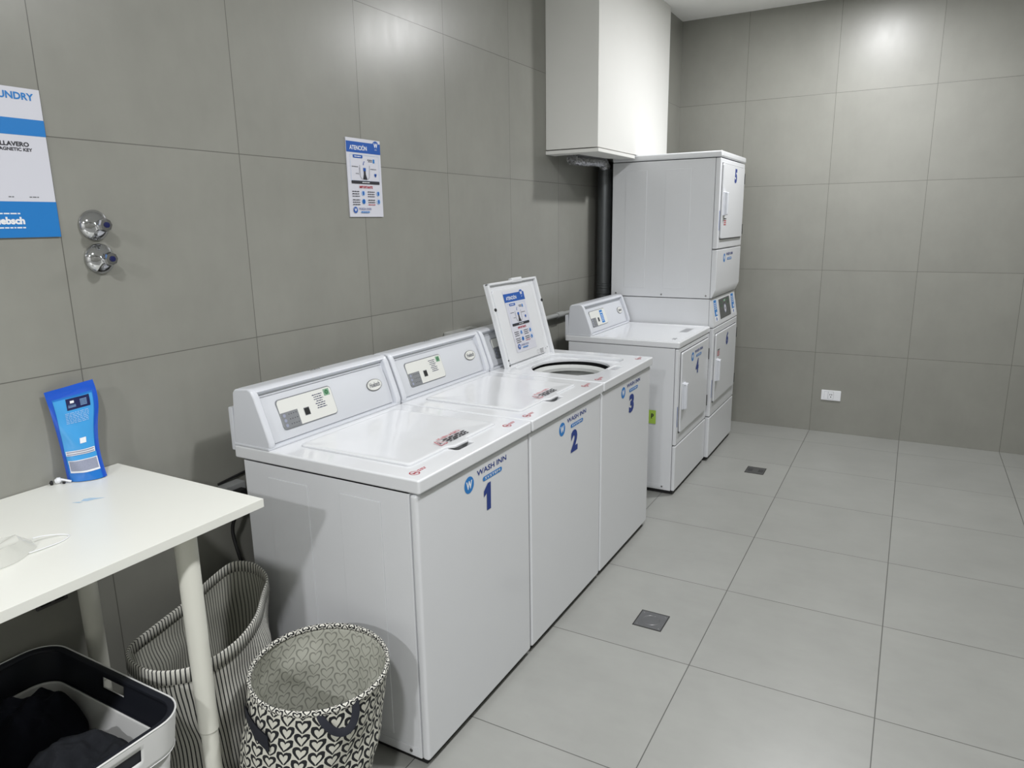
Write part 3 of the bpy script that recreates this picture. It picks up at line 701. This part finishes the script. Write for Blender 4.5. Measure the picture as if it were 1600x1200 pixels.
MB().box(.001, .045, .045, .125, .655, .735, mat('socket_grey', (150, 152, 152), .5), .004).build('back_box', t)
MB().box(.045, .075, .065, .105, .675, .720, BLACK, .005, 2).build('plug', t)
tag(MB().tube([(.06, .085, .675), (.062, .06, .64), (.055, .045, .58), (.10, .035, .46), (.15, .010, .32), (.12, -.02, .10), (.11, -.03, .012), (.06, .04, .010)], .006, BLACK).build('power_cord', base=(.06, .085, .6)),
    'black power cord hanging behind the striped laundry bag', 'cord')
tag(MB().tube([(.006, .047, .740), (.006, .10, .745), (.006, .16, .750), (.006, .22, .752)], .004, BLACK).build('power_cord', base=(.006, .05, .75)), 'thin black cable on the wall just above the hidden socket', 'cord')
t = thing('wall_outlet', (0, -.5, .60), 'dark socket on the left wall under the table', 'outlet')
MB().box(.001, .010, -.545, -.465, .585, .628, mat('socket_dark', (78, 78, 78), .5), .002).build('plate', t)
MB().box(.010, .012, -.535, -.510, .594, .618, BLACK).box(.010, .012, -.500, -.475, .594, .618, BLACK).build('socket', t)

# floor drains
def drain(x0, x1, y0, y1, label, slotted):
    t = thing('floor_drain', ((x0+x1)/2, (y0+y1)/2, 0), label, 'drain', 'floor drains')
    g = mat('drain_plate', (128, 129, 131), .32, metal=.85, noise_amt=.12, noise_scale=20)
    f = MB(); f.prism([(x0, y0), (x1, y0), (x1, y1), (x0, y1)], 'z', .0002, .0018, mat('drain_rim', (70, 70, 70), .4, metal=.7), holes=[[(x0+.004, y0+.004), (x1-.004, y0+.004), (x1-.004, y1-.004), (x0+.004, y1-.004)]]); f.build('rim', t)
    p = MB().box(x0+.0045, x1-.0045, y0+.0045, y1-.0045, .0002, .0016, g).build('plate', t)
    cx, cy = (x0+x1)/2, (y0+y1)/2
    if slotted:
        for s_ in (-1, 1):
            pr = Print(frame((cx, cy, .0016), (1, 0, 0), (0, 1, 0)), .0002)
            for k in range(5): pr.rect(s_*.020+s_*k*.006-.0014, s_*.020+s_*k*.006+.0014, -.028, .028, 'black')
            pr.build('slots', p)
    else:
        for sx in (-1, 1):
            for sy in (-1, 1): MB().cyl((cx+sx*.044, cy+sy*.046, .0016), (cx+sx*.044, cy+sy*.046, .0026), .004, .003, STEEL, 12).build('screw', t)
        MB().lathe([(.0335, 0), (.0345, .0006), (.0355, 0)], (cx, cy, .0016), STEEL).build('ring', t)
drain(1.100, 1.217, 1.037, 1.161, 'square metal floor drain cover nearest to the washing machines', False)
drain(1.130, 1.245, 3.030, 3.155, 'slotted square metal floor drain in front of the dryers', True)

# ------------------------------------------------------------------ table and what is on it
ZT = .913
t = thing('table', (.3, -1.0, 0), 'white rectangular table with round tubular legs against the left wall', 'table')
tp = MB().box(.003, .595, -1.55, -.272, ZT-.022, ZT, TABLE, .0012, 2).build('tabletop', t)
for x, y in ((.52, -.444), (.073, -.444), (.52, -1.38), (.073, -1.38)):
    lg = MB(); lg.cyl((x, y, .003), (x, y, .36), .0195, .0205, LEGM, 28); lg.lathe([(.0205, .35), (.0235, .352), (.0235, .40), (.0255, ZT-.06), (.0255, ZT-.024)], (x, y, 0), LEGM, 28)
    lg.lathe([(.0255, ZT-.030), (.045, ZT-.028), (.045, ZT-.0225), (0, ZT-.0225)], (x, y, 0), LEGM, 28); lg = lg.build('leg', t)
    MB().cyl((x, y, 0), (x, y, .010), .021, .021, BLACK, 20).build('foot_cap', lg)
pr = Print(frame((.205, -.48, ZT), (.75, .66, 0), (-.66, .75, 0)), .0003)
pr.poly([(-.012, -.006), (.004, -.010), (.018, -.002), (.040, .006), (.022, .008), (.004, .012), (-.010, .008)], 'lightstain'); pr.poly([(-.03, -.012), (-.012, -.018), (-.004, -.014), (-.016, -.010)], 'lightstain')
pr.build('smear', tp)['label'] = 'pale blue detergent smear'
# detergent pouch
BL, BR_ = Vector((.022, -.424, ZT+.002)), Vector((.082, -.352, ZT+.002)); TL, TR_ = Vector((.012, -.442, ZT+.245)), Vector((.042, -.330, ZT+.262))
nrm = (BR_-BL).cross(TL-BL).normalized()
# mid-line widths
def edgeL(v): return BL.lerp(TL, v)+(BR_-BL).normalized()*(.004*math.sin(math.pi*v))
def edgeR(v): return BR_.lerp(TR_, v)+(BR_-BL).normalized()*(-.008*math.sin(math.pi*min(1, v*1.6)) if v < .62 else .006*math.sin(math.pi*(v-.62)/.38))
def pouch(side):
    def f(u, v):
        p = edgeL(v).lerp(edgeR(v), u)
        if v > .93 and u < .25: p = p+(edgeR(v)-edgeL(v)).normalized()*.0
        th = (.022*(1-v)**.5*math.sin(math.pi*u)**.6+.004*math.sin(math.pi*u)) if v < .92 else .001
        th *= (.25+.75*min(1, (1-v)*2.2))
        wr = .0016*math.sin(23*v+9*u)*math.sin(math.pi*u)
        q = p+nrm*(side*(th*(1.0 if side > 0 else .5))+wr); q.x = max(q.x, .004); return q
    return f
mb = MB()
def patch(side, u0, u1, v0, v1, m, h=0, nu=14, nv=20):
    f = pouch(side)
    def g(u, v):
        q = f(u0+(u1-u0)*u, v0+(v1-v0)*v); return q+nrm*side*h
    mb.grid(g, nu, nv, m)
patch(1, 0, 1, 0, 1, P['pouch'], 0, 24, 40); patch(-1, 0, 1, 0, 1, P['pedge'], 0, 24, 40)
pb = mb
t = thing('detergent_pouch', (.05, -.38, ZT), 'blue stand-up detergent pouch leaning on the wall at the back of the table', 'pouch')
pbody = pb.build('pouch_body', t)
mb = MB(); patch(1, 0, .10, 0, .93, P['pedge'], .0006, 4, 30); patch(1, .0, 1, .90, 1, P['pedge'], .0006, 10, 4); patch(1, .92, 1, 0, .9, P['pedge'], .0006, 3, 30)
patch(1, .14, .90, .66, .90, P['pouch'], .0003, 10, 8); patch(1, .11, .90, .30, .88, P['pouch2'], .0006, 24, 30)
patch(1, .36, .84, .76, .875, P['dnavy'], .0016, 16, 12)
patch(1, .14, .90, .285, .335, P['white'], .0014, 24, 4); patch(1, .16, .88, .292, .305, P['slab'], .0018, 24, 3); patch(1, .16, .88, .315, .328, P['slab'], .0018, 24, 3)
patch(1, .14, .92, .19, .28, P['pouch2'], .0008, 24, 6)
patch(1, .16, .92, .095, .232, P['white'], .0014, 24, 8); patch(1, .18, .90, .115, .225, P['slab'], .0019, 24, 8)
rr = random.Random(2)
for j in range(7):
    u = .30; v = .725-.017*j
    while u < .78:
        l = rr.uniform(.03, .09); patch(1, u, min(.8, u+l), v, v+.007, P['pale'], .0018, 3, 2); u += l+.018
for j in range(5):
    patch(1, .39, .55, .785+.012*j if j < 2 else .81, .789+.012*j if j < 2 else .812, P['pale'], .0022, 3, 2); patch(1, .64, .78, .785+.014*j, .790+.014*j, P['pale'], .0022, 3, 2)
patch(1, .44, .52, .825, .85, P['white'], .0024, 3, 3); patch(1, .57, .72, .40, .455, P['white'], .0018, 4, 4)
mb.build('pouch_print', pbody)
# earbud
t = thing('earbud', (.022, -.450, ZT), 'small white earbud with black tips at the back edge of the table', 'earbud')
MB().lathe([(0, -.009), (.006, -.007), (.0085, 0), (.006, .007), (0, .009)], (.022, -.447, ZT+.009), P['white'], 20, (.5, .7, .3)).cyl((.024, -.444, ZT+.012), (.048, -.428, ZT+.005), .0032, .0028, P['white'], 14, .001).build('shell', t)
MB().lathe([(0, -.004), (.0055, -.003), (.006, .002), (.003, .004), (0, .005)], (.017, -.462, ZT+.006), BLACK, 16, (-.5, -.8, 0)).build('ear_tip', t)
MB().cyl((.034, -.443, ZT+.004), (.038, -.439, ZT+.003), .003, .003, BLACK, 12).build('contact', t)
# translucent mask with elastic loop
TRANS = mat('translucent_plastic', (225, 226, 220), .25, alpha=.55)
t = thing('face_shield', (.34, -.78, ZT), 'crumpled translucent plastic cup with a thin elastic loop at the left end of the table', 'mask')
def cup(u, v):
    a = 2*math.pi*u; r = (.105-.035*v)*(1+.06*math.sin(3*a+1)+.03*math.sin(7*a)); 
    x = .35+r*.62*math.cos(a)+.01*v; y = -.785+r*1.05*math.sin(a)
    return Vector((x, y, ZT+.0015+.030*v+.004*v*math.sin(5*a)))
mb = MB(); mb.grid(cup, 48, 8, TRANS, cu=True)
mb.grid(lambda u, v: cup(u, 1).lerp(Vector((.36, -.785, ZT+.018)), v), 48, 5, TRANS, cu=True)
mb.build('cup', t)
MB().tube([(.352, -.682, ZT+.012), (.352, -.66, ZT+.009), (.365, -.63, ZT+.003), (.385, -.625, ZT+.002), (.40, -.65, ZT+.002), (.402, -.69, ZT+.003), (.400, -.715, ZT+.004)], .0011, P['white'], 8).build('elastic', t)

# ------------------------------------------------------------------ laundry bags
def bag(name, rim, base_pts, mo, mi_, N=96, nv=26, bulge=.02, wr=.004, seed=1, hem=None, cell=1):
    """rim/base: closed lists of 3-D points with matching order"""
    def res(L):
        L = [Vector(p) for p in L]; n = len(L); out = []
        for k in range(N):
            s_ = k/N*n; i = int(s_); u = s_-i; p0, p1, p2, p3 = L[(i-1) % n], L[i % n], L[(i+1) % n], L[(i+2) % n]
            out.append(.5*((2*p1)+(-p0+p2)*u+(2*p0-5*p1+4*p2-p3)*u*u+(-p0+3*p1-3*p2+p3)*u**3))
        return out
    Rm, Bs = res(rim), res(base_pts); cR = sum(Rm, Vector())/N; cB = sum(Bs, Vector())/N
    per = sum((Rm[i]-Rm[i-1]).length for i in range(N)); arc = [0]
    for i in range(N): arc.append(arc[-1]+(Rm[(i+1) % N]-Rm[i]).length)
    k = round(per/cell/2)*2*cell/per
    bm = bmesh.new(); uv = bm.loops.layers.uv.new('UVMap'); sets = []
    H = (cR-cB).length
    for side in (0, 1):
        rows = []
        for j in range(nv):
            s_ = (j/(nv-1)); row = []
            for i in range(N):
                p = Rm[i].lerp(Bs[i], s_); c = cR.lerp(cB, s_); rad = (p-c); rad.z = 0; rn = rad.normalized()
                d = bulge*math.sin(math.pi*s_)+wr*noise.noise(Vector((i/N*9*math.cos(0)+seed, s_*5, seed)))*2*min(1, s_*5+.1)
                d += wr*1.2*math.sin(i/N*2*math.pi*5+s_*7+seed)*min(1, s_*2.5)
                q = p+rn*d-(rn*.004 if side else Vector())
                row.append(bm.verts.new(q))
            rows.append(row)
        sets.append(rows)
        for j in range(nv-1):
            for i in range(N):
                vs = [rows[j][i], rows[j][(i+1) % N], rows[j+1][(i+1) % N], rows[j+1][i]]
                uvs = [(arc[i]*k, -j/(nv-1)*H), (arc[i+1]*k, -j/(nv-1)*H), (arc[i+1]*k, -(j+1)/(nv-1)*H), (arc[i]*k, -(j+1)/(nv-1)*H)]
                if side: vs.reverse(); uvs.reverse()
                f = bm.faces.new(vs); f.material_index = side
                for l, q in zip(f.loops, uvs): l[uv].uv = q
        f = bm.faces.new(rows[-1]); f.material_index = side
    for i in range(N):
        f = bm.faces.new((sets[0][0][(i+1) % N], sets[0][0][i], sets[1][0][i], sets[1][0][(i+1) % N]))
    bmesh.ops.recalc_face_normals(bm, faces=bm.faces)
    hm = None
    if hem:
        # rolled hem around the rim
        hm = MB(); hm.tube([Rm[i]+Vector((0, 0, .001)) for i in range(0, N, 2)], hem[0], hem[1], 8, smooth=False, closed=True)
    return bm, (mo, mi_), hm, Rm
def finish_bag(bm, mats, root, name='fabric'):
    bmesh.ops.translate(bm, verts=bm.verts, vec=-root.location)
    me = bpy.data.meshes.new(name); bm.to_mesh(me); bm.free()
    for m in mats: me.materials.append(m)
    me.polygons.foreach_set('use_smooth', [True]*len(me.polygons))
    o = bpy.data.objects.new(name, me); COL.objects.link(o); o.parent = root; return o
# heart bag
HO = heart_mat('hearts_outside', .040, (24, 26, 30), (206, 205, 194)); HI = heart_mat('hearts_inside', .040, (150, 151, 142), (196, 197, 186), True)
hc = Vector((.696, -.232)); 
rim = []; base = []
for k in range(16):
    a = 2*math.pi*k/16; r = .173*(1+.02*math.sin(2*a+.7))
    rim.append((hc.x+r*math.cos(a)*1.0, hc.y+r*math.sin(a)*1.0, .455+.014*math.cos(a-2.2)))
    base.append((.628+.168*math.cos(a), -.270+.168*math.sin(a), .004))
t = thing('laundry_bag', (.665, -.245, 0), 'round fabric laundry bag printed with black and cream hearts beside washing machine 1', 'laundry bag', None)
bm, mats, hem, Rm = bag('heart', rim, base, HO, HI, bulge=.004, wr=.0045, seed=3, cell=.040)
bf = finish_bag(bm, mats, t)
hb = MB()
HEM = heart_mat('hearts_hem', .022, (22, 24, 28), (214, 213, 204))
hm = bmesh.new(); uvl = hm.loops.layers.uv.new('UVMap'); rows = []
Np = len(Rm)
for i in range(Np):
    c = Vector((hc.x, hc.y, Rm[i].z)); rn = (Rm[i]-c).normalized()
    rows.append([hm.verts.new(Rm[i]+rn*(.0055*math.cos(q)-.002)+Vector((0, 0, .009*math.sin(q)-.002))) for q in [2*math.pi*k/10 for k in range(10)]])
for i in range(Np):
    for k in range(10):
        f = hm.faces.new((rows[i][k], rows[(i+1) % Np][k], rows[(i+1) % Np][(k+1) % 10], rows[i][(k+1) % 10]))
        for l, q in zip(f.loops, ((i, k), (i+1, k), (i+1, k+1), (i, k+1))): l[uvl].uv = (q[0]*.011, q[1]*.006)
bmesh.ops.recalc_face_normals(hm, faces=hm.faces); finish_bag(hm, [HEM], t, 'hem')
NAVYTAPE = mat('navy_tape', (24, 27, 38), .8)
def cylp(a, z, off=.0): return Vector((.695+(.172+off)*math.cos(math.radians(a)), -.228+(.172+off)*math.sin(math.radians(a)), z))
MB().tube([cylp(-47, .436, .002), cylp(-45, .424, .012), cylp(-40, .404, .020), cylp(-34, .390, .022), cylp(-28, .390, .022), cylp(-23, .404, .018), cylp(-20, .425, .012), cylp(-19, .445, .004)], .0095, NAVYTAPE, 10, ribbon=.16).build('handle', t)
mb = MB(); mb.grid(lambda u, v: cylp(-126+u*38, .420-u*.040-v*.045, .020), 12, 4, NAVYTAPE); mb.grid(lambda u, v: cylp(-126+u*38, .420-u*.040-v*.045, .0175), 12, 4, NAVYTAPE); lp = mb.build('label_patch', t)

# striped bag
SO = stripe_mat('stripes_outside', .0112, .32, (40, 41, 43), (205, 204, 196)); SI = stripe_mat('stripes_inside', .0112, .36, (108, 108, 103), (192, 192, 182))
rim = [(.345, -.098, .505), (.43, -.20, .505), (.475, -.31, .500), (.47, -.42, .497), (.405, -.485, .498), (.315, -.492, .500), (.245, -.455, .500), (.215, -.36, .503), (.185, -.24, .507), (.150, -.12, .520), (.155, -.045, .535), (.225, -.020, .535), (.300, -.040, .520)]
ctr = Vector((.29, -.22, 0)); base = []
import cmath
cRm = sum((Vector(p) for p in rim), Vector())/len(rim)
for p in rim:
    d = Vector((p[0]-cRm.x, p[1]-cRm.y, 0)); base.append((ctr.x+d.x*.80, ctr.y+d.y*.72, .004))
t = thing('laundry_bag', (.29, -.22, 0), 'tall fabric laundry bag with thin black and white stripes, behind the table leg', 'laundry bag', None)
bm, mats, _, Rm = bag('stripe', rim, base, SO, SI, bulge=.012, wr=.008, seed=5, cell=.0112)
finish_bag(bm, mats, t)
# turned hem band outside the rim
hm = bmesh.new(); uvl = hm.loops.layers.uv.new('UVMap'); rows = []; Np = len(Rm); arc = [0]
for i in range(Np): arc.append(arc[-1]+(Rm[(i+1) % Np]-Rm[i]).length)
kk = round(arc[-1]/.0112)*.0112/arc[-1]
for i in range(Np):
    rn = (Rm[i]-Vector((cRm.x, cRm.y, Rm[i].z))).normalized()
    rows.append([hm.verts.new(Rm[i]+rn*o_+Vector((0, 0, z_))) for o_, z_ in ((-.0062, -.030), (-.0048, .0), (-.002, .0025), (.002, .0025), (.0035, 0), (.0065, -.034), (.002, -.034), (.001, -.002), (-.0052, -.030))])
for i in range(Np):
    for k in range(9):
        f = hm.faces.new((rows[i][k], rows[(i+1) % Np][k], rows[(i+1) % Np][(k+1) % 9], rows[i][(k+1) % 9]))
        for l, q in zip(f.loops, ((i, k), (i+1, k), (i+1, k+1), (i, k+1))): l[uvl].uv = (arc[q[0]]*kk+.003, q[1]*.01)
bmesh.ops.recalc_face_normals(hm, faces=hm.faces); finish_bag(hm, [SO], t, 'hem')

# ------------------------------------------------------------------ low wire rack, basket and clothes
t = thing('wire_rack', (.25, -.75, 0), 'low white metal wire rack carrying the laundry basket', 'rack')
RK = mat('rack_white', (218, 219, 214), .4)
rx0, rx1, ry0, ry1, rz = .03, .455, -1.02, -.515, .195
MB().box(rx0, rx1+.02, ry1-.006, ry1+.014, rz-.020, rz-.002, RK, .003).box(rx0, rx1+.02, ry0-.014, ry0+.006, rz-.020, rz-.002, RK, .003).box(rx1, rx1+.02, ry0, ry1, rz-.020, rz-.002, RK, .003).box(rx0-.0, rx0+.02, ry0, ry1, rz-.020, rz-.002, RK, .003).build('frame', t)
mb = MB()
for k in range(12):
    y = ry0+.03+k*(ry1-ry0-.06)/11; mb.cyl((rx0+.01, y, rz-.008), (rx1+.01, y, rz-.008), .0018, .0018, RK, 8)
mb.build('wire_shelf', t)
for x in (rx0+.01, rx1+.01):
    for y in (ry0, ry1): MB().box(x-.008, x+.008, y-.006, y+.010, 0, rz-.004, RK, .002).build('leg', t)

t = thing('laundry_basket', (.29, -.72, rz), 'white plastic laundry basket with a dark navy inner rim, bottom left under the table', 'basket')
bx0, bx1, by0, by1, zt, zb = .022, .592, -.885, -.532, .500, rz
def sect(s, o=0, n=8):
    """rounded rectangle outline at height fraction s (0 bottom, 1 top), offset inwards by o"""
    fl = .035*(1-s)
    return rrect(bx0+fl+o, bx1-fl-o, by0+fl+o, by1-fl-o, .075-.02*(1-s)-o*.8, n)
def holes_for(z0, z1): return None
def basket_shell(o, zs, m, mb, cut=None):
    rows = []
    t_ = bmesh.new()
    for z in zs:
        s = (z-zb)/(zt-zb); rows.append([t_.verts.new((p[0], p[1], z)) for p in fineline(sect(s, o))])
    n = len(rows[0])
    for j in range(len(rows)-1):
        for i in range(n):
            q = [rows[j][i], rows[j][(i+1) % n], rows[j+1][(i+1) % n], rows[j+1][i]]
            c = sum((v.co for v in q), Vector())/4
            if cut and cut(c): continue
            t_.faces.new(q)
    mb.add(t_, m); return rows
def fineline(pts, N=220):
    L = [Vector(p) for p in pts]; seg = [(L[(i+1) % len(L)]-L[i]).length for i in range(len(L))]; tot = sum(seg); out = []
    i = 0; acc = 0
    for k in range(N):
        d = tot*k/N
        while acc+seg[i] < d: acc += seg[i]; i += 1
        out.append(L[i].lerp(L[(i+1) % len(L)], (d-acc)/seg[i]))
    return out
hx = (.255, .345)
def cut_band(c):
    # hand holes in the four sides of the rim band
    inz = .443 < c.z < .474
    if not inz: return False
    if abs(c.y-by1) < .02 or abs(c.y-by0) < .02: return .262 < c.x < .352
    if abs(c.x-bx1) < .02: return -.760 < c.y < -.655
    return False
zsb = [.412, .420, .430, .443, .450, .458, .466, .474, .485, .494, .499]
mb = MB()
basket_shell(.0, zsb, BASKETW, mb, cut_band)
zs_low = [zb+.003, zb+.05, zb+.12, .36, .405]
basket_shell(.008, zs_low, BASKETW, mb)       # body below the step
basket_shell(.014, zs_low+[.412], BASKETW, mb)       # inner wall
# step ledge
t_ = bmesh.new()
A = [t_.verts.new((p[0], p[1], .412)) for p in fineline(sect((.412-zb)/(zt-zb), 0))]; B = [t_.verts.new((p[0], p[1], .405)) for p in fineline(sect((.405-zb)/(zt-zb), .008))]
for i in range(len(A)): t_.faces.new((A[i], A[(i+1) % len(A)], B[(i+1) % len(A)], B[i]))
mb.add(t_, BASKETW)
t_ = bmesh.new(); t_.faces.new([t_.verts.new((p[0], p[1], zb+.003)) for p in fineline(sect(0, .012))]); mb.add(t_, BASKETW)
bb = mb.build('body', t); sm = bb.modifiers.new('thick', 'SOLIDIFY'); sm.thickness = .0018
mb = MB(); cut_far = lambda c: cut_band(c) and c.y > by1-.03
basket_shell(.0035, zsb, NAVY, mb, cut_far); basket_shell(.0065, zsb, NAVY, mb, cut_far)
t_ = bmesh.new()
for o1, z1, o2, z2 in ((.0035, .412, .0135, .4125),):
    A = [t_.verts.new((p[0], p[1], z1)) for p in fineline(sect((z1-zb)/(zt-zb), o1))]; B = [t_.verts.new((p[0], p[1], z2)) for p in fineline(sect((z2-zb)/(zt-zb), o2))]
    for i in range(len(A)): t_.faces.new((A[i], A[(i+1) % len(A)], B[(i+1) % len(A)], B[i]))
mb.add(t_, NAVY)
mb.build('rim_liner', t)
mb = MB(); Lr = fineline(sect(1, .001)); mb.tube([(p[0], p[1], .4995) for p in Lr], .0022, BASKETW, 8, smooth=False, closed=True)
mb.build('rim_edge', t)
mb = MB(); t_ = bmesh.new(); prof = [(.0028, .4985), (.0035, .5005), (.010, .5008), (.0165, .498), (.0175, .493), (.0155, .491), (.006, .494)]
rows = [[t_.verts.new((p[0], p[1], z_)) for p in fineline(sect(1, o_))] for o_, z_ in prof]
for j in range(len(rows)):
    A, B = rows[j], rows[(j+1) % len(rows)]
    for i in range(len(A)): t_.faces.new((A[i], A[(i+1) % len(A)], B[(i+1) % len(A)], B[i]))
bmesh.ops.recalc_face_normals(t_, faces=t_.faces); mb.add(t_, NAVY); mb.build('rim_lip', t)

def garment(name, label, fn, m, nu=60, nv=60):
    mb = MB(); mb.grid(fn, nu, nv, m); ob = mb.build(name, base=tuple(fn(.5, .5)), sharp=80)
    s_ = ob.modifiers.new('thick', 'SOLIDIFY'); s_.thickness = .004; s_.offset = -1
    tag(ob, label, 'clothing', 'dark clothes in the laundry basket'); return ob
def heap(cx, cy, rx, ry, z0, h, seed, peak=(0, 0)):
    def f(u, v):
        a = u*2-1; b = v*2-1
        # square to disc
        x = a*math.sqrt(1-b*b/2); y = b*math.sqrt(1-a*a/2); r = min(1, math.hypot(x, y))
        px_, py_ = cx+rx*x, cy+ry*y
        d = math.hypot(x-peak[0], y-peak[1])
        nz = noise.fractal(Vector((px_*13+seed, py_*13, seed)), 1.0, 2.0, 4)*.024
        rid = .007*math.sin(11*(x*.8+y*.6)+7*noise.noise(Vector((px_*6, py_*6, seed))))
        return Vector((px_, py_, z0+h*max(0, 1-d*d*.75)*(1-r**6*.3)+(nz+rid)*(1-r**4)-.05*r**5))
    return f
garment('garment', 'black garment heaped highest in the laundry basket', heap(.175, -.705, .125, .145, .345, .115, 2, (-.1, .35)), CLOTH1)
garment('garment', 'charcoal grey garment lying lower in the laundry basket, at its right end', heap(.405, -.708, .140, .145, .355, .065, 9, (-.3, .2)), CLOTH2)
